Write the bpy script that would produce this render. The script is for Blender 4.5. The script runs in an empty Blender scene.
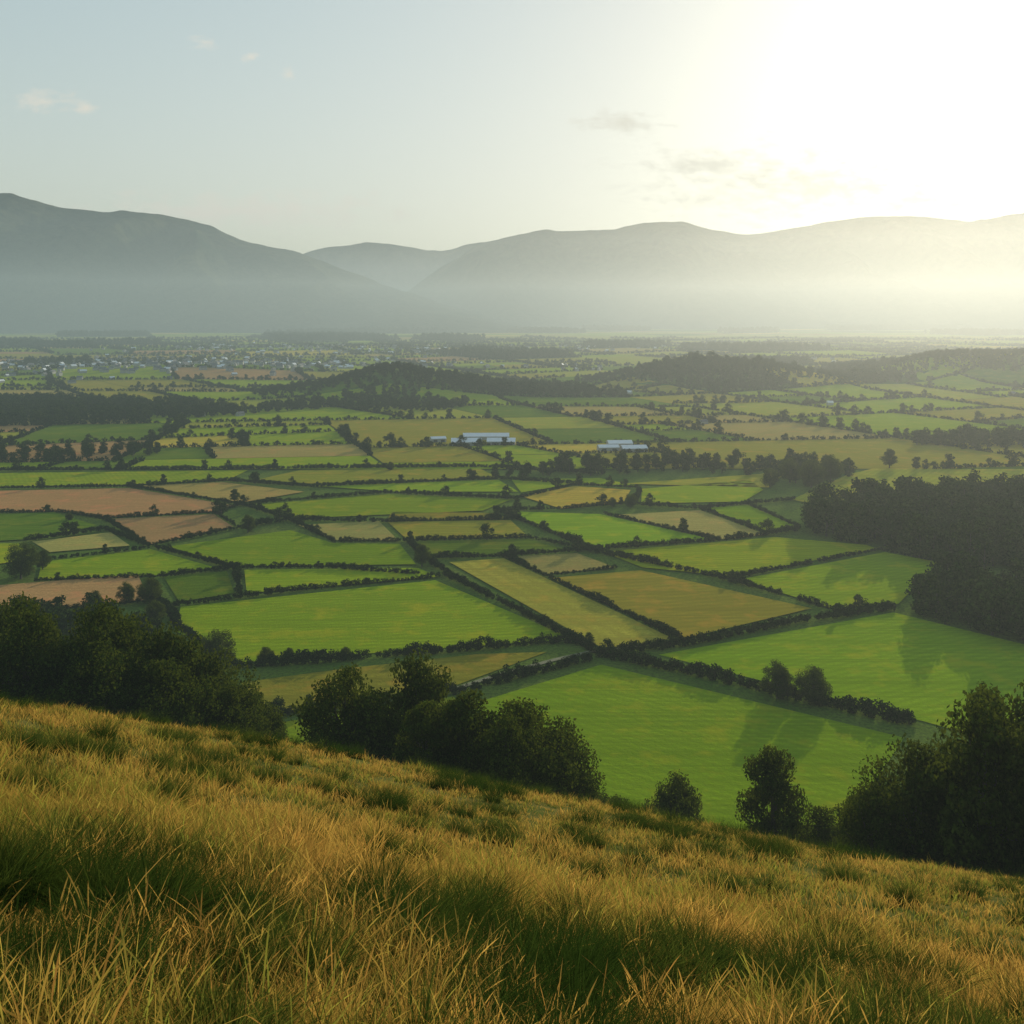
import bpy, bmesh, math, random
import numpy as np
from mathutils import Vector, Matrix
random.seed(7); rng=np.random.default_rng(11)
S=bpy.context.scene
S.view_settings.view_transform='Standard'; S.view_settings.look='None'; S.view_settings.exposure=0
EYE=120.0
SUN_AZ=math.radians(25.5); SUN_EL=math.radians(12)
# ---------------------------------------------------------------- noise
def _h(ix,iy,s):
    n=(ix*374761393+iy*668265263+s*1442695041)&0xffffffff
    n=((n^(n>>13))*1274126177)&0xffffffff
    return ((n^(n>>16))&0xffff)/65535.0
def vnoise(x,y,s=0):
    x=np.asarray(x,float);y=np.asarray(y,float)
    ix=np.floor(x).astype(np.int64);iy=np.floor(y).astype(np.int64)
    fx=x-ix;fy=y-iy;fx=fx*fx*(3-2*fx);fy=fy*fy*(3-2*fy)
    a=_h(ix,iy,s);b=_h(ix+1,iy,s);c=_h(ix,iy+1,s);d=_h(ix+1,iy+1,s)
    return (a*(1-fx)+b*fx)*(1-fy)+(c*(1-fx)+d*fx)*fy
def fbm(x,y,o=4,s=0):
    r=0;a=.5;t=0
    for i in range(o):
        r=r+a*vnoise(x*2**i,y*2**i,s+i*7);t+=a;a*=.5
    return r/t
def sstep(a,b,x):
    t=np.clip((x-a)/(b-a),0,1);return t*t*(3-2*t)
# ---------------------------------------------------------------- terrain
KNOLLS=[(-185,1500,75,90,34),(-95,1530,90,90,18),(-290,1520,90,90,14),(250,1800,100,90,18),(360,1800,110,90,26),(500,1780,110,80,20),(820,1950,130,110,32),(1050,1950,200,120,38),(1400,1950,300,150,44),(-700,2100,260,200,16)]
def knoll(x,y):
    z=0
    for cx,cy,sx,sy,h in KNOLLS: z=z+h*np.exp(-((x-cx)/sx)**2-((y-cy)/sy)**2)
    return z
def hillz(x,y):
    yp=np.maximum(y,0);yn=np.minimum(y,0)
    h=118.3-.428*yp-.00047*yp**2-.25*yn-.193*200*np.tanh(x/200)
    r=np.hypot(x,y)
    h=h+(fbm(x/9,y/9,3,3)-.5)*.7*sstep(2,12,r)+(fbm(x/30,y/30,2,9)-.5)*2.2*sstep(10,40,r)
    return h
def height(x,y):
    x=np.asarray(x,float);y=np.asarray(y,float)
    v=knoll(x,y)+sstep(900,1700,y)*(fbm(x/700,y/700,3,21)-.5)*14
    h=hillz(x,y)
    return .5*(h+v+np.sqrt((h-v)**2+16))-16/(4*np.maximum(np.abs(h-v),20))
def mk(name,verts,faces,mat=None,smooth=False,link=True):
    me=bpy.data.meshes.new(name);me.from_pydata([tuple(v) for v in verts],[],[tuple(f) for f in faces]);me.update()
    if smooth: me.polygons.foreach_set('use_smooth',[True]*len(me.polygons))
    if mat: 
        for m in (mat if isinstance(mat,list) else [mat]): me.materials.append(m)
    o=bpy.data.objects.new(name,me)
    if link: S.collection.objects.link(o)
    return o
# ---------------------------------------------------------------- materials
def newmat(name):
    m=bpy.data.materials.new(name);m.use_nodes=True;nt=m.node_tree;nt.nodes.clear()
    return m,nt,nt.nodes.new('ShaderNodeOutputMaterial')
def N(nt,t,**k):
    n=nt.nodes.new(t)
    for a,b in k.items(): setattr(n,a,b)
    return n
def mix(nt,f,a,b,mode='MIX'):
    n=N(nt,'ShaderNodeMix',data_type='RGBA',blend_type=mode)
    for k,v in ((0,f),(6,a),(7,b)):
        if isinstance(v,bpy.types.NodeSocket): nt.links.new(v,n.inputs[k])
        elif k==0: n.inputs[k].default_value=v
        else: n.inputs[k].default_value=(*v,1)
    return n.outputs[2]
def noise(nt,vec,scale,detail=4,rough=.55):
    n=N(nt,'ShaderNodeTexNoise');n.inputs['Scale'].default_value=scale;n.inputs['Detail'].default_value=detail;n.inputs['Roughness'].default_value=rough
    if vec is not None: nt.links.new(vec,n.inputs['Vector'])
    return n.outputs['Fac']
def mapping(nt,vec,rot=0,scale=(1,1,1)):
    m=N(nt,'ShaderNodeMapping');m.inputs['Rotation'].default_value=(0,0,rot);m.inputs['Scale'].default_value=scale
    nt.links.new(vec,m.inputs['Vector']);return m.outputs[0]
def mrange(nt,v,a,b,c=0,d=1):
    m=N(nt,'ShaderNodeMapRange');nt.links.new(v,m.inputs[0])
    for i,q in enumerate((a,b,c,d)): m.inputs[i+1].default_value=q
    return m.outputs[0]
def surface(nt,out,col,bump=None,bd=.3):
    b=N(nt,'ShaderNodeBsdfDiffuse');nt.links.new(col,b.inputs[0])
    if bump is not None:
        bp=N(nt,'ShaderNodeBump');bp.inputs['Strength'].default_value=.7;bp.inputs['Distance'].default_value=bd
        nt.links.new(bump,bp.inputs['Height']);nt.links.new(bp.outputs[0],b.inputs['Normal'])
    nt.links.new(b.outputs[0],out.inputs[0])
def field_mat(name,c1,c2,ang=0,rows=.35,period=6):
    m,nt,out=newmat(name);g=N(nt,'ShaderNodeNewGeometry').outputs['Position']
    col=mix(nt,mrange(nt,noise(nt,g,.018,3),.35,.65),c1,c2)
    r=mapping(nt,g,-ang,(.012,1/period*2.2,1))
    st=mrange(nt,noise(nt,r,1,2),.35,.65)
    w=N(nt,'ShaderNodeTexWave',bands_direction='Y');w.inputs['Scale'].default_value=1/period*.31;w.inputs['Distortion'].default_value=.6;w.inputs['Detail'].default_value=1
    nt.links.new(mapping(nt,g,-ang),w.inputs['Vector'])
    dark=tuple(q*.6 for q in c1)
    for src,k in ((st,rows),(w.outputs['Fac'],rows*.6)):
        f=N(nt,'ShaderNodeMath',operation='MULTIPLY');nt.links.new(src,f.inputs[0]);f.inputs[1].default_value=k
        col=mix(nt,f.outputs[0],col,dark)
    fine=noise(nt,g,.9,3,.75)
    col=mix(nt,mrange(nt,fine,.35,.75),col,tuple(q*.62 for q in c2))
    col=mix(nt,mrange(nt,noise(nt,g,.06,3,.7),.52,.70,0,.6),col,(c2[0]*1.3,c2[1]*.85,c2[2]))
    surface(nt,out,col,fine,bd=.35)
    return m
PAL={'G':((.29,.40,.010),(.38,.46,.016)),'L':((.38,.41,.03),(.44,.43,.045)),'D':((.12,.20,.012),(.19,.27,.018)),
'O':((.36,.33,.03),(.43,.36,.04)),'Y':((.80,.58,.08),(.60,.48,.05)),'T':((.56,.41,.11),(.46,.36,.09)),'B':((.60,.34,.13),(.50,.30,.11))}
NM={'G':'pasture_field','L':'meadow_field','D':'clover_field','O':'hay_field','Y':'mown_hay_field','T':'stubble_field','B':'ploughed_field'}
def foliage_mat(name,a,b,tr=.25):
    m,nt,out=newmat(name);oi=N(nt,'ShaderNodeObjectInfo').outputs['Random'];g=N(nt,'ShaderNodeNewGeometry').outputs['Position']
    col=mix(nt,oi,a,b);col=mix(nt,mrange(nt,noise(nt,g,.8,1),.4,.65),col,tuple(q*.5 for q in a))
    d=N(nt,'ShaderNodeBsdfDiffuse');nt.links.new(col,d.inputs[0])
    if tr==0: nt.links.new(d.outputs[0],out.inputs[0]);return m
    t=N(nt,'ShaderNodeBsdfTranslucent');nt.links.new(mix(nt,.6,col,(.15,.18,.012)),t.inputs[0])
    ms=N(nt,'ShaderNodeMixShader');ms.inputs[0].default_value=tr
    nt.links.new(d.outputs[0],ms.inputs[1]);nt.links.new(t.outputs[0],ms.inputs[2]);nt.links.new(ms.outputs[0],out.inputs[0]);return m
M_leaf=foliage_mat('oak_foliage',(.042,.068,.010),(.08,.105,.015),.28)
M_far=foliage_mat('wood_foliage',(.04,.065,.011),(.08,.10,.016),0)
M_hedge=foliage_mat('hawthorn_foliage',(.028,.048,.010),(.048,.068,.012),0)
def simple(name,c,c2=None,sc=3,rough=.8):
    m,nt,out=newmat(name);g=N(nt,'ShaderNodeNewGeometry').outputs['Position']
    b=N(nt,'ShaderNodeBsdfPrincipled');b.inputs['Roughness'].default_value=rough
    nt.links.new(mix(nt,mrange(nt,noise(nt,g,sc,3),.3,.7),c,c2 or tuple(q*.6 for q in c)),b.inputs['Base Color']);nt.links.new(b.outputs[0],out.inputs[0]);return m
M_bark=simple('oak_bark',(.09,.07,.05))
# grass: colour runs from green base to dry tip along each blade
def grass_mat(name,base,tip,alt,dark):
    m,nt,out=newmat(name);at=N(nt,'ShaderNodeAttribute',attribute_name='blade');g=N(nt,'ShaderNodeNewGeometry').outputs['Position']
    sx=N(nt,'ShaderNodeSeparateColor');nt.links.new(at.outputs['Color'],sx.inputs[0])
    t2=mix(nt,mrange(nt,noise(nt,g,.35,3,.65),.42,.58),tip,alt)
    t2=mix(nt,sx.outputs[1],t2,dark)
    col=mix(nt,mrange(nt,sx.outputs[0],.15,.75),base,t2)
    d=N(nt,'ShaderNodeBsdfDiffuse');t=N(nt,'ShaderNodeBsdfTranslucent');nt.links.new(col,d.inputs[0]);nt.links.new(col,t.inputs[0])
    ms=N(nt,'ShaderNodeMixShader');ms.inputs[0].default_value=.55
    nt.links.new(d.outputs[0],ms.inputs[1]);nt.links.new(t.outputs[0],ms.inputs[2]);nt.links.new(ms.outputs[0],out.inputs[0]);return m
M_gold=grass_mat('dry_grass',(.045,.085,.014),(.76,.47,.10),(.33,.36,.05),(.46,.24,.055))
M_tus=grass_mat('tussock_grass',(.012,.026,.005),(.05,.09,.014),(.15,.18,.028),(.035,.06,.01))
m,nt,out=newmat('valley_and_hill_turf');g=N(nt,'ShaderNodeNewGeometry').outputs['Position']
c=mix(nt,mrange(nt,noise(nt,g,.02,4),.35,.65),(.09,.16,.02),(.16,.21,.035))
fn=noise(nt,g,.8,4,.7)
c=mix(nt,mrange(nt,fn,.4,.7),c,(.06,.08,.02))
hc=mix(nt,mrange(nt,fn,.35,.65),(.14,.12,.035),(.07,.09,.02))
sz=N(nt,'ShaderNodeSeparateXYZ');nt.links.new(g,sz.inputs[0])
c=mix(nt,mrange(nt,sz.outputs[1],120,160,1,0),c,hc)
surface(nt,out,c,fn);M_turf=m
# ---------------------------------------------------------------- terrain mesh (one sheet to the horizon)
NA,NR=540,270
rr=np.concatenate([[0.0],.8*(32000/.8)**(np.arange(NR)/(NR-1))]);aa=np.arange(NA)/NA*2*math.pi
R,A=np.meshgrid(rr[1:],aa,indexing='ij');X=R*np.sin(A);Y=R*np.cos(A)
Z=height(X,Y)-np.where(R>400,.0006*R,0)
V=[(0,0,float(height(0,0)))]+list(zip(X.ravel().tolist(),Y.ravel().tolist(),Z.ravel().tolist()))
Fs=[(0,1+(j+1)%NA,1+j) for j in range(NA)]
for i in range(NR-1):
    b=1+i*NA
    for j in range(NA):
        k=(j+1)%NA;Fs.append((b+j,b+k,b+NA+k,b+NA+j))
terr=mk('terrain',V,Fs,M_turf,True)
# ---------------------------------------------------------------- map of the valley floor
def site(p): # bearing / depression sighting from the hilltop -> metres on the valley floor
    D=EYE*1000/(p[1]-315.0);return ((p[0]-512)*D/1000,D)
def inset(poly,d):
    cx=sum(p[0] for p in poly)/len(poly);cy=sum(p[1] for p in poly)/len(poly);o=[]
    for x,y in poly:
        l=math.hypot(x-cx,y-cy)+1e-6;k=max(.1,1-d/l);o.append((cx+(x-cx)*k,cy+(y-cy)*k))
    return o
def drape(poly,step,off):
    bm=bmesh.new();vs=[bm.verts.new((x,y,0)) for x,y in poly]
    try: bm.faces.new(vs)
    except Exception: bm.free();return [],[]
    xs=[p[0] for p in poly];ys=[p[1] for p in poly]
    for ax,lo,hi in ((0,min(xs),max(xs)),(1,min(ys),max(ys))):
        n=int((hi-lo)/step)
        for i in range(1,n+1):
            co=[0,0,0];co[ax]=lo+(hi-lo)*i/(n+1);no=[0,0,0];no[ax]=1
            bmesh.ops.bisect_plane(bm,geom=bm.verts[:]+bm.edges[:]+bm.faces[:],plane_co=co,plane_no=no)
    bm.normal_update();bm.verts.index_update()
    P=np.array([(v.co.x,v.co.y) for v in bm.verts]);Zz=height(P[:,0],P[:,1])+off
    vv=[(a,b,c) for (a,b),c in zip(P.tolist(),Zz.tolist())]
    ff=[]
    for f in bm.faces:
        ids=[v.index for v in f.verts]
        if f.normal.z<0: ids.reverse()
        ff.append(ids)
    bm.free();return vv,ff
FIELDS=[('G',[(600,664),(908,738),(870,800),(820,860),(600,850),(520,760),(468,704)]),
('G',[(655,655),(893,612),(1110,665),(1110,775),(925,724)]),
('G',[(178,607),(437,580),(578,640),(237,664),(172,632)]),
('O',[(238,683),(345,668),(480,654),(550,652),(460,686),(268,716),(240,712)]),
('G',[(262,725),(455,696),(470,710),(540,790),(420,780),(270,745)]),
('Y',[(448,562),(503,558),(676,640),(606,651)]),('O',[(548,578),(640,570),(815,609),(684,640)]),
('T',[(506,557),(578,553),(618,568),(545,575)]),('G',[(600,552),(775,537),(868,545),(880,549),(728,577),(640,568)]),
('G',[(735,580),(885,552),(940,562),(900,605),(830,609)]),('G',[(498,511),(600,514),(716,540),(592,549)]),
('T',[(612,515),(700,510),(768,535),(722,540)]),('G',[(703,508),(748,505),(798,527),(772,533)]),
('Y',[(518,496),(575,486),(632,490),(625,503),(560,509)]),('D',[(408,542),(530,539),(568,550),(500,556),(425,557)]),
('O',[(386,522),(512,520),(530,537),(405,540)]),('T',[(296,525),(380,521),(400,541),(335,541)]),
('G',[(165,547),(290,530),(335,543),(402,544),(418,565),(238,567)]),('G',[(242,570),(420,568),(442,577),(244,594)]),
('D',[(162,577),(228,571),(236,594),(178,603)]),('G',[(40,562),(152,549),(218,568),(158,576),(35,580)]),
('B',[(-60,590),(140,574),(152,600),(20,613),(-60,618)]),('B',[(108,519),(215,514),(235,527),(150,545)]),
('B',[(-60,492),(130,488),(238,506),(214,512),(104,518),(60,512),(-60,512)]),('D',[(-60,516),(55,512),(100,526),(28,540),(-60,545)]),
('T',[(30,542),(112,532),(132,546),(48,553)]),('T',[(134,486),(222,482),(306,492),(242,503)]),
('G',[(250,505),(388,494),(512,500),(485,511),(292,519)]),('O',[(390,512),(495,513),(512,519),(385,521)]),
('G',[(640,489),(750,480),(765,490),(745,502),(640,504)]),('G',[(310,486),(500,480),(520,492),(395,492)]),
('L',[(790,500),(845,475),(900,462),(1080,470),(1080,490),(960,482),(880,495),(815,505)]),
('G',[(510,480),(600,478),(640,486),(575,484),(520,493)]),('G',[(-60,545),(20,543),(35,560),(-60,572)]),
('G',[(-60,488),(-60,474),(250,470),(230,480),(130,485)]),('L',[(255,480),(300,470),(480,468),(500,478),(310,484)]),
('L',[(620,484),(760,474),(790,470),(770,488)])]
for i,(t,p) in enumerate(FIELDS):
    q=[site(a) for a in p];ang=math.atan2(q[1][1]-q[0][1],q[1][0]-q[0][0])
    if t=='Y': ang=math.atan2(q[2][1]-q[1][1],q[2][0]-q[1][0])
    c1,c2=PAL[t];j=random.uniform(.8,1.12);w_=random.uniform(.84,1.12);c1=(c1[0]*j*w_,c1[1]*j,c1[2]*j);c2=(c2[0]*j*w_,c2[1]*j,c2[2]*j)
    v,f=drape(inset(q,1.2),22,.22)
    rows={'Y':.95,'B':.45,'T':.55}.get(t,.75)
    mk(NM[t],v,f,field_mat(NM[t]+'_soil',c1,c2,ang,rows,{'Y':7,'G':3.6}.get(t,4.5)),True)
# grassy farm lane between the hedges
lane=[site(a) for a in ((457,689),(490,678),(520,669.5),(556,660),(596,651),(640,646))]
L_=[];R_=[]
for i,p in enumerate(lane):
    a=lane[max(0,i-1)];b=lane[min(len(lane)-1,i+1)];dx,dy=b[0]-a[0],b[1]-a[1];l=math.hypot(dx,dy);L_.append((p[0]-dy/l*1.1,p[1]+dx/l*1.1));R_.append((p[0]+dy/l*1.1,p[1]-dx/l*1.1))
v,f=drape(L_+R_[::-1],12,.3);mk('country_lane',v,f,simple('grassy_track',(.20,.18,.10),(.11,.13,.05),.8,1),True)
# ---- far patchwork by recursive land division
TH=math.radians(20);ct,st_=math.cos(TH),math.sin(TH)
def rot(p): return (p[0]*ct-p[1]*st_,p[0]*st_+p[1]*ct)
cells=[]
def split(q,dep):
    cx=sum(p[0] for p in q)/4;cy=sum(p[1] for p in q)/4
    a=(math.dist(q[0],q[1])+math.dist(q[2],q[3]))/2;b=(math.dist(q[1],q[2])+math.dist(q[3],q[0]))/2
    rad=math.hypot(a,b)*.6
    if cy+rad<776 or cy-rad>8200 or abs(cx)-rad>.8*max(cy+rad,1): return
    lim=(85+.04*max(cy,700))*random.uniform(.7,1.8)
    if max(a,b)<lim*1.35: cells.append(q);return
    t=random.uniform(.36,.64);t2=t+random.uniform(-.13,.13)
    L=lambda p,r,k:(p[0]+(r[0]-p[0])*k,p[1]+(r[1]-p[1])*k)
    if a*random.uniform(.75,1.3)>b*1.15:
        m=L(q[0],q[1],t);n=L(q[3],q[2],t2);split([q[0],m,n,q[3]],dep+1);split([m,q[1],q[2],n],dep+1)
    else:
        m=L(q[0],q[3],t);n=L(q[1],q[2],t2);split([q[0],q[1],n,m],dep+1);split([m,n,q[2],q[3]],dep+1)
split([rot(p) for p in ((-7000,-6000),(11000,-6000),(11000,10000),(-7000,10000))],0)
def clipy(poly,y0):
    o=[]
    for i,p in enumerate(poly):
        r=poly[(i+1)%len(poly)]
        if p[1]>=y0:o.append(p)
        if (p[1]>=y0)!=(r[1]>=y0):
            k=(y0-p[1])/(r[1]-p[1]);o.append((p[0]+(r[0]-p[0])*k,y0))
    return o
types='GGDLDGOYTGLDGOLGB';farm=[];idx={}
for t in 'GLDOYTB':
    idx[t]=len(farm);c1,c2=PAL[t];c1=tuple(v*.9 for v in c1);c2=tuple(v*.9 for v in c2);farm.append(field_mat('distant_'+NM[t],c1,c2,TH,.3,9))
VV=[];FF=[];MI=[];hedge_pts=[];tree_pts=[];wood_cells=[]
for q in cells:
    p=clipy(q,778)
    if len(p)<3: continue
    cy=sum(a[1] for a in p)/len(p);cx=sum(a[0] for a in p)/len(p)
    wooded=float(vnoise(cx/420,cy/420,55))>.83
    if (wooded or random.random()<.035) and not (cx>60 and cy<1600): wood_cells.append(inset(p,4))
    else:
        t=random.choice(types)
        if t=='B' and cx>-100: t='O'
        v,f=drape(inset(p,1.5),40+cy*.02,.25)
        b=len(VV);VV+=v;FF+=[[k+b for k in g_] for g_ in f];MI+=[idx[t]]*len(f)
    if cy<5200:
        sp=2.4+cy/380
        for a,b2 in ((q[0],q[1]),(q[1],q[2])):
            if random.random()<.18: continue
            L=math.dist(a,b2);n=int(L/sp)
            wild=random.random()**2*3
            for i in range(n):
                k=(i+random.random()*.6)/n;x=a[0]+(b2[0]-a[0])*k+random.gauss(0,.4);y=a[1]+(b2[1]-a[1])*k+random.gauss(0,.4)
                if y<778: continue
                hedge_pts.append((x,y,sp/2.4*random.uniform(.45,.85)))
                if random.random()<.09*wild*sp/3: tree_pts.append((x+random.gauss(0,4),y+random.gauss(0,4),random.uniform(.45,1.1)))
far=mk('distant_farm_fields',VV,FF,farm,True);far.data.polygons.foreach_set('material_index',MI);far.data.update()
# ---- hedges near
HEDGES=[(1.5,[(600,656),(700,676),(800,700),(915,726)]),(1.3,[(235,668),(345,660),(450,652),(545,643),(588,643)]),(1.2,[(455,694),(520,677),(600,658)]),(1,[(262,718),(360,706),(455,692)]),(1.2,[(600,655),(690,645),(800,622),(895,609)]),(1.1,[(445,575),(520,612),(600,655)]),(1,[(505,557),(600,602),(680,640)]),(1.15,[(590,551),(720,578),(830,609),(893,608)]),(1,[(170,607),(300,590),(440,577)]),(.9,[(237,568),(330,568),(440,576)]),(1,[(236,568),(240,595)]),(1.1,[(165,605),(180,630),(235,666)]),(.9,[(160,577),(232,569)]),(1.1,[(408,541),(425,558),(450,575)]),(1.1,[(425,558),(500,557),(578,551),(720,541),(800,530)]),(.8,[(530,538),(592,551)]),(1,[(290,520),(335,542),(405,541),(530,538)]),(1.1,[(240,504),(290,520),(385,522),(515,519)]),(1.1,[(498,511),(592,549)]),(.9,[(605,514),(660,527),(720,541)]),(.9,[(700,509),(770,535)]),(1.1,[(748,504),(800,528)]),(1,[(495,511),(560,509),(625,504),(700,509),(748,504),(795,500)]),(.9,[(35,581),(150,577),(160,605)]),(1.1,[(28,541),(105,530),(150,546),(240,528),(290,520)]),(.9,[(104,519),(150,546),(236,569)]),(.8,[(40,561),(150,548)]),(.9,[(-60,514),(60,512),(104,519),(215,513),(240,505)]),(.8,[(240,528),(215,513)]),(1,[(130,487),(240,505),(385,493),(515,499),(575,485),(640,488)]),(1.1,[(-60,489),(130,487),(225,481),(310,487),(500,479),(575,484)]),(.9,[(730,579),(880,550),(940,563)]),(1,[(-60,615),(20,614),(155,601)]),(.7,[(545,576),(618,568)]),(1,[(640,489),(635,504)]),(1.2,[(-60,471),(250,469),(480,467),(600,474)])]
near_h=[]
for s,pl in HEDGES:
    q=[site(a) for a in pl]
    for a,b in zip(q,q[1:]):
        L=math.dist(a,b);n=max(2,int(L/1.35))
        far_=(a[1]+b[1])/2>480
        for i in range(n):
            k=i/n;x=a[0]+(b[0]-a[0])*k;y=a[1]+(b[1]-a[1])*k
            w=.6+.65*float(vnoise(x/11,y/11,5))
            if float(vnoise(x/7+50,y/7,15))<.07: continue
            near_h.append((x+random.gauss(0,.4),y+random.gauss(0,.4),s*w*random.uniform(.75,1.12)))
            if random.random()<(.035 if far_ else .02): tree_pts.append((x,y,random.uniform(.3,.8 if far_ else .55)))
# ---- vegetation prototypes
def quads(P,Nn,size,r):
    n=len(P);u=r.normal(size=(n,3));u-=Nn*(u*Nn).sum(1)[:,None];u/=np.linalg.norm(u,axis=1)[:,None]+1e-9
    w=np.cross(Nn,u);s=size*r.uniform(.6,1.3,(n,1));a=u*s*.5;b=w*s*.33
    Vt=np.stack([P-a,P+b,P+a,P-b],1).reshape(-1,3);return Vt,np.arange(4*n).reshape(n,4)
def leafball(n_blob,n_leaf,W,H,z0,leaf,seed,flat=.75,blob=.2):
    r=np.random.default_rng(seed);C=[];
    while len(C)<n_blob:
        p=r.uniform(-1,1,3);l=np.linalg.norm(p)
        if .35<l<1: 
            taper=1-.28*max(p[2],0)
            C.append((p[0]*W/2*.82*taper*(1+.2*math.sin(3*math.atan2(p[1],p[0])+seed)),p[1]*W/2*.82*taper,z0+(p[2]*.5+.5)*(H-z0)*.88+.04*H))
    Ps=[];Ns=[]
    for cc in C:
        rad=W*blob*r.uniform(.55,1.2);n=int(n_leaf*(rad/(W*blob))**2)
        d=r.normal(size=(n,3));d/=np.linalg.norm(d,axis=1)[:,None]
        rd=rad*r.uniform(.55,1.08,(n,1));P=np.array(cc)+d*rd*np.array([1,1,flat])
        nn=d+r.normal(size=(n,3))*.7;nn/=np.linalg.norm(nn,axis=1)[:,None];Ps.append(P);Ns.append(nn)
    P=np.concatenate(Ps);Nn=np.concatenate(Ns);k=P[:,2]>.15;P=P[k];Nn=Nn[k];Vt,Fq=quads(P,Nn,leaf,r);return Vt,Fq,C
def tube(p0,p1,r0,r1,n=7):
    p0=np.array(p0,float);p1=np.array(p1,float);d=p1-p0;d/=np.linalg.norm(d);u=np.cross(d,[.3,.9,.1]);u/=np.linalg.norm(u);w=np.cross(d,u)
    V=[p+ (u*math.cos(t)+w*math.sin(t))*rr_ for p,rr_ in ((p0,r0),(p1,r1)) for t in [2*math.pi*i/n for i in range(n)]]
    return np.array(V),[(i,(i+1)%n,n+(i+1)%n,n+i) for i in range(n)]
def tree_mesh(name,seed,H,W,nb,nl,leaf,fol,limbs=9,z0f=.16,blob=.2):
    Vt,Fq,C=leafball(nb,nl,W,H,H*z0f,leaf,seed,blob=blob)
    Vs=[Vt];Fa=[tuple(f) for f in Fq.tolist()];mi=[0]*len(Fa);b=len(Vt)
    segs=[((0,0,-1.5),(0.1,0,H*.18),H*.035,H*.026),((0.1,0,H*.18),(.2,.1,H*.42),H*.026,H*.018),((.2,.1,H*.42),(0,.2,H*.75),H*.018,H*.006)]
    for c in C[:limbs]: segs.append(((.15,.05,H*random.uniform(.17,.42)),c,H*.013,H*.003))
    for s in segs:
        v,f=tube(*s);Vs.append(v);Fa+=[tuple(k+b for k in q) for q in f];mi+=[1]*len(f);b+=len(v)
    V=np.concatenate(Vs)
    me=bpy.data.meshes.new(name);me.from_pydata(V.tolist(),[],Fa);me.materials.append(fol);me.materials.append(M_bark);me.polygons.foreach_set('material_index',mi);me.update();return me
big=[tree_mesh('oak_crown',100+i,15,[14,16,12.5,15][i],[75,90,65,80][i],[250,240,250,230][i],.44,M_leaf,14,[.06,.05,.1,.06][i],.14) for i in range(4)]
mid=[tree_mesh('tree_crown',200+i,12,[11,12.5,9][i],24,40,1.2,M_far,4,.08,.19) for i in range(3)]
bush=[]
for i in range(4):
    Vt,Fq,_=leafball(9,36,3.6,3.0,.1,.5,300+i,blob=.24)
    me=bpy.data.meshes.new('hedge_shrub');me.from_pydata(Vt.tolist(),[],Fq.tolist());me.materials.append(M_hedge);bush.append(me)
fbush=[]
for i in range(3):
    Vt,Fq,_=leafball(6,14,4.2,3.0,.1,1.15,350+i,blob=.26)
    me=bpy.data.meshes.new('hedge_shrub_far');me.from_pydata(Vt.tolist(),[],Fq.tolist());me.materials.append(M_hedge);fbush.append(me)
def coll(name,meshes):
    c=bpy.data.collections.new(name)
    for i,me in enumerate(meshes): c.objects.link(bpy.data.objects.new(me.name+'_proto',me))
    return c
C_mid=coll('tree_kinds',mid);C_bush=coll('shrub_kinds',bush);C_fb=coll('far_shrub_kinds',fbush)
def scatter(name,pts,col,tilt=0.0):
    P=np.array([p[:3] for p in pts],float);sc=np.array([p[3] for p in pts],float)
    me=bpy.data.meshes.new(name);me.from_pydata(P.tolist(),[],[]);a=me.attributes.new('scl','FLOAT','POINT');a.data.foreach_set('value',sc);me.update()
    o=bpy.data.objects.new(name,me);S.collection.objects.link(o)
    ng=bpy.data.node_groups.new(name+'_scatter','GeometryNodeTree')
    ng.interface.new_socket('Geometry',in_out='INPUT',socket_type='NodeSocketGeometry');ng.interface.new_socket('Geometry',in_out='OUTPUT',socket_type='NodeSocketGeometry')
    gi=ng.nodes.new('NodeGroupInput');go=ng.nodes.new('NodeGroupOutput');ip=ng.nodes.new('GeometryNodeInstanceOnPoints')
    ci=ng.nodes.new('GeometryNodeCollectionInfo');ci.inputs['Collection'].default_value=col;ci.inputs['Separate Children'].default_value=True;ci.inputs['Reset Children'].default_value=True
    rv=ng.nodes.new('FunctionNodeRandomValue');rv.data_type='FLOAT_VECTOR';rv.inputs[0].default_value=(-tilt,-tilt,0);rv.inputs[1].default_value=(tilt,tilt,6.283)
    na=ng.nodes.new('GeometryNodeInputNamedAttribute');na.data_type='FLOAT';na.inputs[0].default_value='scl'
    l=ng.links.new;l(gi.outputs[0],ip.inputs['Points']);l(ci.outputs[0],ip.inputs['Instance']);ip.inputs['Pick Instance'].default_value=True
    l(rv.outputs[0],ip.inputs['Rotation']);l(na.outputs[0],ip.inputs['Scale']);l(ip.outputs[0],go.inputs[0])
    md=o.modifiers.new('scatter','NODES');md.node_group=ng;return o
def onground(pts,sink=.1):
    P=np.array([(p[0],p[1]) for p in pts]);z=height(P[:,0],P[:,1])-sink
    return [(p[0],p[1],float(zz),p[2]) for p,zz in zip(pts,z)]
scatter('hedgerow',onground(near_h),C_bush)
scatter('distant_hedgerows',onground(hedge_pts,.4),C_fb)
def inside(p,poly):
    x,y=p;c=False;j=len(poly)-1
    for i in range(len(poly)):
        a,b=poly[i],poly[j]
        if (a[1]>y)!=(b[1]>y) and x<(b[0]-a[0])*(y-a[1])/(b[1]-a[1])+a[0]: c=not c
        j=i
    return c
def fill(poly,sp,lo,hi):
    xs=[p[0] for p in poly];ys=[p[1] for p in poly];o=[];y=min(ys)
    while y<max(ys):
        x=min(xs)
        while x<max(xs):
            p=(x+random.uniform(-.45,.45)*sp,y+random.uniform(-.45,.45)*sp)
            if inside(p,poly): o.append((p[0],p[1],random.uniform(lo,hi)))
            x+=sp
        y+=sp
    return o
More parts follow.
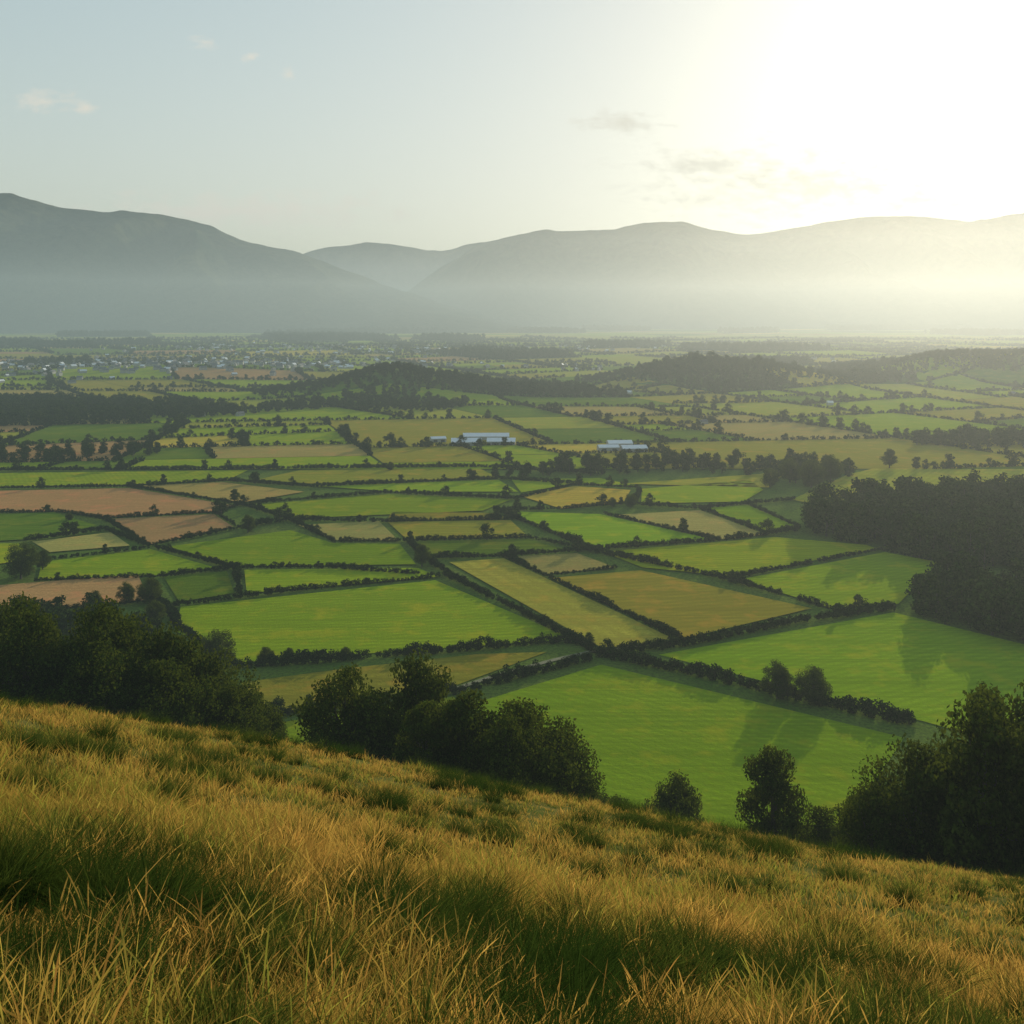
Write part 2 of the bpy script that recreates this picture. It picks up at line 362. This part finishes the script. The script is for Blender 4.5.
WOODS=[([(800,533),(845,542),(900,553),(950,566),(1150,580),(1150,500),(950,497),(870,505),(815,515)],9,.7,1.8),
([(905,608),(950,625),(1024,645),(1150,660),(1150,600),(960,592),(920,597)],8.5,.7,1.6),
([(490,478),(560,476),(700,472),(790,478),(800,488),(850,478),(850,468),(780,462),(640,462),(560,466)],12,.5,1.2),
([(-60,655),(0,628),(60,618),(100,625),(160,640),(170,680),(100,690),(-60,690)],7,.6,1.1),
([(-100,432),(60,425),(200,418),(250,414),(200,405),(60,402),(-100,402)],13,.8,1.4),
([(230,415),(330,408),(430,412),(480,404),(400,400),(300,402)],13,.6,1.2),
([(-60,465),(60,462),(170,455),(120,450),(-60,455)],14,.6,1.1),([(900,445),(1100,452),(1100,442),(960,437)],11,.8,1.4)]
wp=[]
for pl,sp,lo,hi in WOODS: wp+=fill([site(a) for a in pl],sp,lo,hi)
scatter('woodland',onground(wp,.3),C_mid)
fw=[]
for p in wood_cells:
    cy=sum(a[1] for a in p)/len(p);s=12+cy/260
    fw+=fill(p,s,.7*s/12,1.15*s/12)
for cx,cy,sx,sy,h in KNOLLS:
    if h<17 and cy>2000: continue
    y=cy-1.1*sy
    while y<cy+.9*sy:
        x=cx-1.4*sx
        while x<cx+1.4*sx:
            px,py=x+random.uniform(-5,5),y+random.uniform(-5,5)
            if ((px-cx)/(1.35*sx))**2+((py-cy)/(1.05*sy))**2<.6+.6*float(vnoise(px/50,py/50,8)) : fw.append((px,py,random.uniform(.55,.95)))
            x+=12
        y+=12
scatter('distant_woodland',onground(fw+tree_pts,.3),C_mid)
TREES=[(-100,340,14),(-43,478,11),(83,313,12),(93,309,12),(-224,456,17),(-221,471,10),(-178,642,9),(-146,553,10),(74,625,9),(63,628,6),(-85,345,6),(-78,350,4),(-58,348,5),(296,784,16),(209,698,20),(200,719,18),(229,719,20),(180,698,14),(-151,417,11),(-161,417,9),(-172,412,7),(-138,387,10),(28,364,5),(-259,585,5),(-94,774,7)]
def plant(name,x,y,h,w=None):
    me=random.choice(big)
    o=bpy.data.objects.new(name,me);s=h/15;sw=s if w is None else w/14
    o.location=(x,y,float(height(x,y))-.3);o.scale=(sw,sw,s);o.rotation_euler=(0,0,random.uniform(0,6.28));S.collection.objects.link(o)
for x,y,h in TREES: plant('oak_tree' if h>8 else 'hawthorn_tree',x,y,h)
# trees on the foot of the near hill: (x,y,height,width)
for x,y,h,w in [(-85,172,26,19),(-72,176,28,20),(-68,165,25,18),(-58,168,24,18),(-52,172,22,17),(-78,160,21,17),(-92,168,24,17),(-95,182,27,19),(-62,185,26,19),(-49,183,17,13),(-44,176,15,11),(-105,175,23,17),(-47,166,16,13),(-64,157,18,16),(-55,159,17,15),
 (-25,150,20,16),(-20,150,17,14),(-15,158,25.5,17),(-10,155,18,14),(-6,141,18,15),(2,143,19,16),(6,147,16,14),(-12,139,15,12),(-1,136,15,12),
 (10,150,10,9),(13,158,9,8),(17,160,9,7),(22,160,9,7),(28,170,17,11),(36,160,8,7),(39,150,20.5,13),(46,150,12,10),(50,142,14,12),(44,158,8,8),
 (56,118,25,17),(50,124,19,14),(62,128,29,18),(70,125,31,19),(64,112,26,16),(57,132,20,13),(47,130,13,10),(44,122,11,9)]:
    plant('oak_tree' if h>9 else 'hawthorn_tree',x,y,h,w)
# ---------------------------------------------------------------- hillside grass (one mesh of real blades)
def wedge(n,r0,r1,pw,half=.66):
    u=rng.random(n);e=2-pw;r=(r0**e+u*(r1**e-r0**e))**(1/e);a=rng.uniform(-half,half,n);return r*np.sin(a),r*np.cos(a),r
def blades(x,y,z,h,wd,lean,la,levels,widths):
    n=len(x);fa=rng.uniform(0,math.pi,n);ux=np.cos(fa);uy=np.sin(fa);L=len(levels)
    V=np.zeros((n,2*L+1,3),np.float32);rnd=rng.random(n);C=np.ones((n,2*L+1,4),np.float32)
    for i,(t,wm) in enumerate(zip(levels,widths)):
        cx=x+np.cos(la)*lean*h*t*t;cy=y+np.sin(la)*lean*h*t*t;cz=z+h*(t-.2*lean*t*t)
        for s,j in ((-1,0),(1,1)):
            V[:,2*i+j,0]=cx+s*ux*wd*wm/2;V[:,2*i+j,1]=cy+s*uy*wd*wm/2;V[:,2*i+j,2]=cz
            C[:,2*i+j,0]=t;C[:,2*i+j,1]=rnd
    V[:,-1,0]=x+np.cos(la)*lean*h;V[:,-1,1]=y+np.sin(la)*lean*h;V[:,-1,2]=z+h*(1-.2*lean);C[:,-1,0]=1;C[:,-1,1]=rnd
    tri=[]
    for i in range(L-1): tri+=[(2*i,2*i+1,2*i+3),(2*i,2*i+3,2*i+2)]
    tri.append((2*L-2,2*L-1,2*L));T=(np.arange(n)[:,None,None]*(2*L+1)+np.array(tri)[None]).reshape(-1,3)
    return V.reshape(-1,3),T,C.reshape(-1,4)
def fastmesh(name,parts,mat,link=True):
    off=0;Vs=[];Ts=[];Cs=[]
    for v,t,c in parts: Vs.append(v);Ts.append(t+off);Cs.append(c);off+=len(v)
    V=np.concatenate(Vs);T=np.concatenate(Ts);C=np.concatenate(Cs)
    me=bpy.data.meshes.new(name);me.vertices.add(len(V));me.vertices.foreach_set('co',V.ravel());me.loops.add(T.size);me.loops.foreach_set('vertex_index',T.ravel().astype(np.int32))
    me.polygons.add(len(T));me.polygons.foreach_set('loop_start',(np.arange(len(T))*3).astype(np.int32));me.update(calc_edges=True)
    a=me.color_attributes.new('blade','FLOAT_COLOR','POINT');a.data.foreach_set('color',C.ravel());me.materials.append(mat)
    if link:
        o=bpy.data.objects.new(name,me);S.collection.objects.link(o)
    return me
parts=[]
for n,per,r0,r1,pw,spread,wd,hh,lev,wid,half in ((5600,32,4,15,1.0,.10,.0042,.21,(0,.4,.72,.86),(1,.9,.6,.4),.6),
                                  (2600,12,4,15,1.0,.09,.003,.32,(0,.45,.74,.9),(1,.8,2.3,2.3),.6),
                                  (13000,19,13,90,1.25,.2,.016,.24,(0,.6),(1,.8),.7)):
    cx,cy,r=wedge(n,r0,r1,pw,half)
    x=np.repeat(cx,per);y=np.repeat(cy,per);a=rng.uniform(0,6.283,len(x));q=np.abs(rng.normal(0,1,len(x)))*spread*rng.uniform(.6,1.4,n).repeat(per)
    x=x+q*np.cos(a);y=y+q*np.sin(a);z=height(x,y)-.02
    hs=hh*(.1+1.8*fbm(x/1.0,y/1.0,3,31))*rng.uniform(.55,1.15,len(x))*rng.uniform(.55,1.45,n).repeat(per)
    parts.append(blades(x,y,z,hs,wd*rng.uniform(.7,1.4,len(x))*(1 if r1<20 else np.repeat(.6+r/45,per)),rng.uniform(.15,.85,len(x)),a+rng.normal(0,.6,len(x)),lev,wid))
fastmesh('hillside_grass',parts,M_gold)
tus=[]
for s in range(5):
    n=360;a=rng.uniform(0,6.283,n);q=.15*np.sqrt(rng.random(n))
    tus.append(fastmesh('rush_tussock',[blades(q*np.cos(a),q*np.sin(a),np.zeros(n)-.03,.44*rng.uniform(.5,1.1,n),.006*rng.uniform(.7,1.3,n),rng.uniform(.3,1.25,n),a+rng.normal(0,.5,n),(0,.35,.7,.88),(1,.9,.6,.4))],M_tus,False))
Ct=coll('tussock_kinds',tus)
x,y,r=wedge(560,4,85,.9,.7)     # clumps of rushes, a few plants each
k=(fbm(x/4,y/4,2,77)>.36+.04*sstep(8,16,r));x=x[k];y=y[k];r=r[k]
x2,y2,r2=wedge(90,4.5,9,1.0,.62);x=np.concatenate([x,x2]);y=np.concatenate([y,y2]);r=np.concatenate([r,r2])
rep=np.where(r<11,rng.integers(1,5,len(x)),rng.integers(1,5,len(x)));sx_=np.repeat(.12+r*.006,rep);x=np.repeat(x,rep)+rng.normal(0,1,rep.sum())*sx_*1.3;y=np.repeat(y,rep)+rng.normal(0,.6,rep.sum())*sx_;r=np.repeat(r,rep)
z=height(x,y)-.02
scatter('grass_tussocks',list(zip(x.tolist(),y.tolist(),z.tolist(),(rng.uniform(.7,1.15,len(x))*(1+.3*sstep(10,40,r))).tolist())),Ct,.15)
# ---------------------------------------------------------------- mountains
m,nt,out=newmat('heather_moorland');g=N(nt,'ShaderNodeNewGeometry').outputs['Position']
c=mix(nt,mrange(nt,noise(nt,g,.0016,6,.65),.35,.65),(.02,.04,.024),(.09,.09,.045));c=mix(nt,mrange(nt,noise(nt,g,.012,4,.7),.45,.7),c,(.018,.028,.018))
surface(nt,out,c,noise(nt,g,.004,6,.65),90);M_mt=m
def rangem(name,Yr,prof,front,back,seed):
    k=Yr/1000;px=[(p[0]-512)*k for p in prof];pz=[EYE+(315-p[1])*k for p in prof]
    nx,ny=420,90;Xs=np.linspace(px[0],px[-1],nx);T=np.linspace(0,1,ny)
    Zr=np.interp(Xs,px,pz);Zr=np.convolve(np.pad(Zr,3,'edge'),np.ones(7)/7,'valid')
    XX,TT=np.meshgrid(Xs,T,indexing='ij')
    tt=np.where(TT<.65,TT/.65,1-(TT-.65)/.35);YY=np.where(TT<.65,Yr-front*(1-tt),Yr+back*(1-tt))
    Yo=YY+(fbm(XX/1500,XX*0+seed,3,seed)-.5)*1500
    base=Zr[:,None]*(tt**1.25)
    rid=1-np.abs(fbm(XX/900+.25*YY/900,YY/1800,5,seed+5)*2-1)*2
    det=rid*.30*Zr[:,None]*np.sin(np.pi*np.clip(tt,0,1))**1.2+(fbm(XX/200,YY/200,4,seed+9)-.5)*40*tt
    ZZ=base+det-30*(1-tt)-8
    V=np.stack([XX,Yo,ZZ],-1).reshape(-1,3).tolist()
    F=[(i*ny+j,(i+1)*ny+j,(i+1)*ny+j+1,i*ny+j+1) for i in range(nx-1) for j in range(ny-1)]
    mk(name,V,F,M_mt,True)
rangem('mountain_range',9000,[(-420,250),(-250,215),(-120,205),(0,200),(30,197),(55,203),(80,210),(105,211),(125,208),(160,212),(200,222),(240,238),(290,248),(340,268),(400,290),(450,304),(510,320),(560,328)],2600,2500,3)
rangem('mountain_range',11500,[(360,325),(410,290),(440,266),(480,244),(540,229),(600,227),(690,218),(750,233),(800,225),(860,216),(900,218),(960,222),(1024,212),(1150,208),(1300,235),(1500,270)],3300,3000,6)
rangem('mountain_range',18000,[(180,300),(260,268),(325,249),(370,242),(400,245),(440,250),(480,241),(560,236),(700,240),(800,270)],2500,2500,9)
# ---------------------------------------------------------------- buildings
M_wall=simple('pale_render',(.42,.41,.38),(.3,.29,.28));M_roofw=simple('pale_metal_roof',(.8,.8,.8),(.7,.71,.72),.3,.4);M_slate=simple('slate_roof',(.14,.14,.15));M_dark=simple('door_paint',(.08,.09,.1))
def gable(L,W,Hh,Hr,ov=.3):
    a,b=L/2,W/2
    wv=[(-a,-b,0),(a,-b,0),(a,b,0),(-a,b,0),(-a,-b,Hh),(a,-b,Hh),(a,b,Hh),(-a,b,Hh),(-a,0,Hr),(a,0,Hr)]
    wf=[(0,1,5,4),(2,3,7,6),(1,2,6,9,5),(3,0,4,8,7)]
    t=.15;A=a+ov;B=b+ov;dz=(Hr-Hh)/b*ov
    rv=[(-A,-B,Hh-dz+.02),(A,-B,Hh-dz+.02),(A,0,Hr+.02),(-A,0,Hr+.02),(A,B,Hh-dz+.02),(-A,B,Hh-dz+.02)]
    rv+=[(x,y,z+t) for x,y,z in rv]
    rf=[(6,7,8,9),(9,8,10,11),(0,3,2,1),(3,5,4,2),(0,1,7,6),(5,11,10,4),(1,2,8,7),(2,4,10,8),(0,6,9,3),(3,9,11,5)]
    return wv,wf,rv,rf
def shed(x,y,L,W,Hh,ang):
    e=bpy.data.objects.new('farm_shed',None);S.collection.objects.link(e);e.location=(x,y,float(height(x,y)));e.rotation_euler=(0,0,ang)
    wv,wf,rv,rf=gable(L,W,Hh,Hh+W*.16)
    parts=[mk('walls',wv,wf,M_wall),mk('roof',rv,rf,M_roofw)]
    V=[];F=[]
    n=max(2,int(L/9))
    for i in range(n):
        cx=-L/2+L*(i+.5)/n;b=len(V);V+=[(cx-1.9,-W/2-.05,0),(cx+1.9,-W/2-.05,0),(cx+1.9,-W/2-.05,Hh*.75),(cx-1.9,-W/2-.05,Hh*.75)];F.append((b,b+1,b+2,b+3))
    parts.append(mk('doors',V,F,M_dark))
    for p in parts:p.parent=e
shed(-42,925,28,18,3.4,.05);shed(-10,930,26,16,3.2,-.03);shed(-25,965,44,16,3.6,.02);shed(85,885,18,12,3.4,.1);shed(107,880,22,14,3.4,.12);shed(98,912,22,14,3.6,.08);shed(-70,945,14,10,3.6,.3)
V=[];F=[];MI=[]
def house(x,y,s):
    global V,F,MI
    a=random.uniform(0,3.14);L=s*random.uniform(8,14);W=s*random.uniform(6,8);h=random.uniform(4,5.5)*s
    wv,wf,rv,rf=gable(L,W,h,h+W*.4);z=float(height(x,y))-.3;ca,sa=math.cos(a),math.sin(a)
    for vs,fs,mi in ((wv,wf,0),(rv,rf,random.choice((1,1,1,2)))):
        b=len(V);V+=[(x+p[0]*ca-p[1]*sa,y+p[0]*sa+p[1]*ca,z+p[2]) for p in vs];F+=[tuple(k+b for k in f) for f in fs];MI+=[mi]*len(fs)
cent=[(-800,2100,260,200,150),(-500,2350,260,220,150),(-1050,2500,300,250,130),(-420,3300,350,300,120),(500,3600,400,300,40),(-300,1800,60,50,8),(100,2300,120,80,10),(700,2600,160,120,12),(-900,3600,500,300,120)]
for cx,cy,sx,sy,n in cent:
    for _ in range(n): house(random.gauss(cx,sx*.7),random.gauss(cy,sy*.7),random.uniform(.8,1.2))
for _ in range(26):
    y=random.uniform(1000,3200);house(random.uniform(-.55,.55)*y,y,.8)
t=mk('distant_town',V,F,[M_wall,M_slate,M_roofw]);t.data.polygons.foreach_set('material_index',MI)
# ---------------------------------------------------------------- haze in the valley air: a thin deep layer and a denser low one
def haze(name,loc,scl,SIG,OM,em):
    bpy.ops.mesh.primitive_cube_add(size=1,location=loc);hz=bpy.context.object;hz.name=name;hz.scale=scl
    m,nt,out=newmat('glowing_haze')
    va=N(nt,'ShaderNodeVolumeAbsorption');va.inputs['Color'].default_value=(0,0,0,1);va.inputs['Density'].default_value=SIG*(1-OM)
    ve=N(nt,'ShaderNodeEmission');ve.inputs['Color'].default_value=(*em,1);ve.inputs['Strength'].default_value=SIG  # added glow of the air, standing in for skylight scattered by the haze
    vs=N(nt,'ShaderNodeVolumeScatter');vs.inputs['Color'].default_value=(1,1,.95,1);vs.inputs['Density'].default_value=SIG*OM;vs.inputs['Anisotropy'].default_value=.70
    ad=N(nt,'ShaderNodeAddShader');nt.links.new(va.outputs[0],ad.inputs[0]);nt.links.new(ve.outputs[0],ad.inputs[1])
    ad2=N(nt,'ShaderNodeAddShader');nt.links.new(ad.outputs[0],ad2.inputs[0]);nt.links.new(vs.outputs[0],ad2.inputs[1])
    nt.links.new(ad2.outputs[0],out.inputs['Volume']);hz.data.materials.append(m)
    try: m.cycles.volume_sampling='DISTANCE'
    except Exception: pass
haze('valley_haze',(0,9000,395),(30000,27000,1010),.45e-4,.27,(.15,.23,.26))
haze('low_valley_haze',(0,9450,130),(29500,26000,500),1.1e-4,.27,(.25,.33,.30))
# ---------------------------------------------------------------- sun & sky
sd=Vector((math.sin(SUN_AZ)*math.cos(SUN_EL),math.cos(SUN_AZ)*math.cos(SUN_EL),math.sin(SUN_EL)))
ld=bpy.data.lights.new('sun','SUN');ld.energy=5;ld.angle=math.radians(.53);ld.color=(1,.89,.68)
lo=bpy.data.objects.new('sun',ld);S.collection.objects.link(lo);lo.rotation_euler=sd.to_track_quat('Z','Y').to_euler()
w=bpy.data.worlds.new('World');S.world=w;w.use_nodes=True;nt=w.node_tree;nt.nodes.clear()
out=N(nt,'ShaderNodeOutputWorld');bg=N(nt,'ShaderNodeBackground');bg.inputs[1].default_value=.11
sky=N(nt,'ShaderNodeTexSky',sky_type='NISHITA');sky.sun_disc=False;sky.sun_elevation=SUN_EL;sky.sun_rotation=SUN_AZ;sky.air_density=1.2;sky.dust_density=.6;sky.ozone_density=1.2;sky.altitude=100
# soft shoulder on the sky radiance so the bright aureole round the sun stays compact
def VM(op,a,b):
    n=N(nt,'ShaderNodeVectorMath',operation=op)
    for i,v in enumerate((a,b)):
        if isinstance(v,bpy.types.NodeSocket): nt.links.new(v,n.inputs[i])
        else: n.inputs[i].default_value=v if isinstance(v,tuple) else (v,v,v)
    return n.outputs['Value'] if op in('DOT_PRODUCT','LENGTH') else n.outputs[0]
def MA(op,a,b=None):
    n=N(nt,'ShaderNodeMath',operation=op)
    for i,v in enumerate((a,b)):
        if v is None: continue
        if isinstance(v,bpy.types.NodeSocket): nt.links.new(v,n.inputs[i])
        else: n.inputs[i].default_value=v
    return n.outputs[0]
den=VM('ADD',VM('MULTIPLY',sky.outputs[0],2.5*.11),1.0)
gen=N(nt,'ShaderNodeTexCoord').outputs['Generated'];sp=N(nt,'ShaderNodeSeparateXYZ');nt.links.new(gen,sp.inputs[0])
dt=MA('MAXIMUM',VM('DOT_PRODUCT',gen,tuple(sd)),0)
glow=MA('ADD',MA('MULTIPLY',MA('POWER',dt,50),.28/.11),MA('MULTIPLY',MA('POWER',dt,260),1.0/.11))
gcol=N(nt,'ShaderNodeVectorMath',operation='SCALE');gcol.inputs[0].default_value=(1,.95,.78);nt.links.new(glow,gcol.inputs['Scale'])
nt.links.new(VM('ADD',VM('DIVIDE',VM('MULTIPLY',sky.outputs[0],(3.05,3.1,2.95)),den),gcol.outputs[0]),bg.inputs[0])
yy=MA('MAXIMUM',sp.outputs[1],.05)
cb=N(nt,'ShaderNodeCombineXYZ');axx=MA('DIVIDE',sp.outputs[0],yy);nt.links.new(axx,cb.inputs[0]);nt.links.new(MA('DIVIDE',sp.outputs[2],yy),cb.inputs[1])
P=cb.outputs[0]
nz=noise(nt,VM('MULTIPLY',P,(1,2.2,1)),38,7,.66)
tot=None
for a,e,sx,sy in [(.31,.13,.17,.036),(.2,.148,.06,.018),(.42,.115,.12,.026),(.108,.192,.045,.011),(-.27,.104,.15,.018),(-.467,.213,.028,.012),(-.425,.207,.012,.006),(-.307,.272,.012,.007),(-.26,.258,.009,.005),(-.222,.24,.007,.006)]:
    n=N(nt,'ShaderNodeVectorMath',operation='MULTIPLY_ADD');nt.links.new(P,n.inputs[0]);n.inputs[1].default_value=(1/sx,1/sy,0);n.inputs[2].default_value=(-a/sx,-e/sy,0)
    d=VM('LENGTH',n.outputs[0],0.0);tot=d if tot is None else MA('MINIMUM',tot,d)
v=MA('ADD',MA('SUBTRACT',1.15,tot),MA('MULTIPLY',MA('SUBTRACT',nz,.5),4.2))
tot=MA('MULTIPLY',mrange(nt,v,0,1.3,0,.88),MA('GREATER_THAN',sp.outputs[1],.2))
cl=N(nt,'ShaderNodeBackground');nt.links.new(mix(nt,mrange(nt,axx,-.2,.25),(.84,.79,.68),(.60,.60,.52)),cl.inputs[0]);cl.inputs[1].default_value=1.0
ms=N(nt,'ShaderNodeMixShader');nt.links.new(tot,ms.inputs[0]);nt.links.new(bg.outputs[0],ms.inputs[1]);nt.links.new(cl.outputs[0],ms.inputs[2])
nt.links.new(ms.outputs[0],out.inputs[0])
# ---------------------------------------------------------------- camera
cd=bpy.data.cameras.new('camera');cd.sensor_width=36;cd.lens=36*1000/1024;cd.shift_y=-(512-315)/1024;cd.clip_start=.1;cd.clip_end=80000
co=bpy.data.objects.new('camera',cd);co.location=(0,0,EYE);co.rotation_euler=(math.pi/2,0,0);S.collection.objects.link(co);S.camera=co
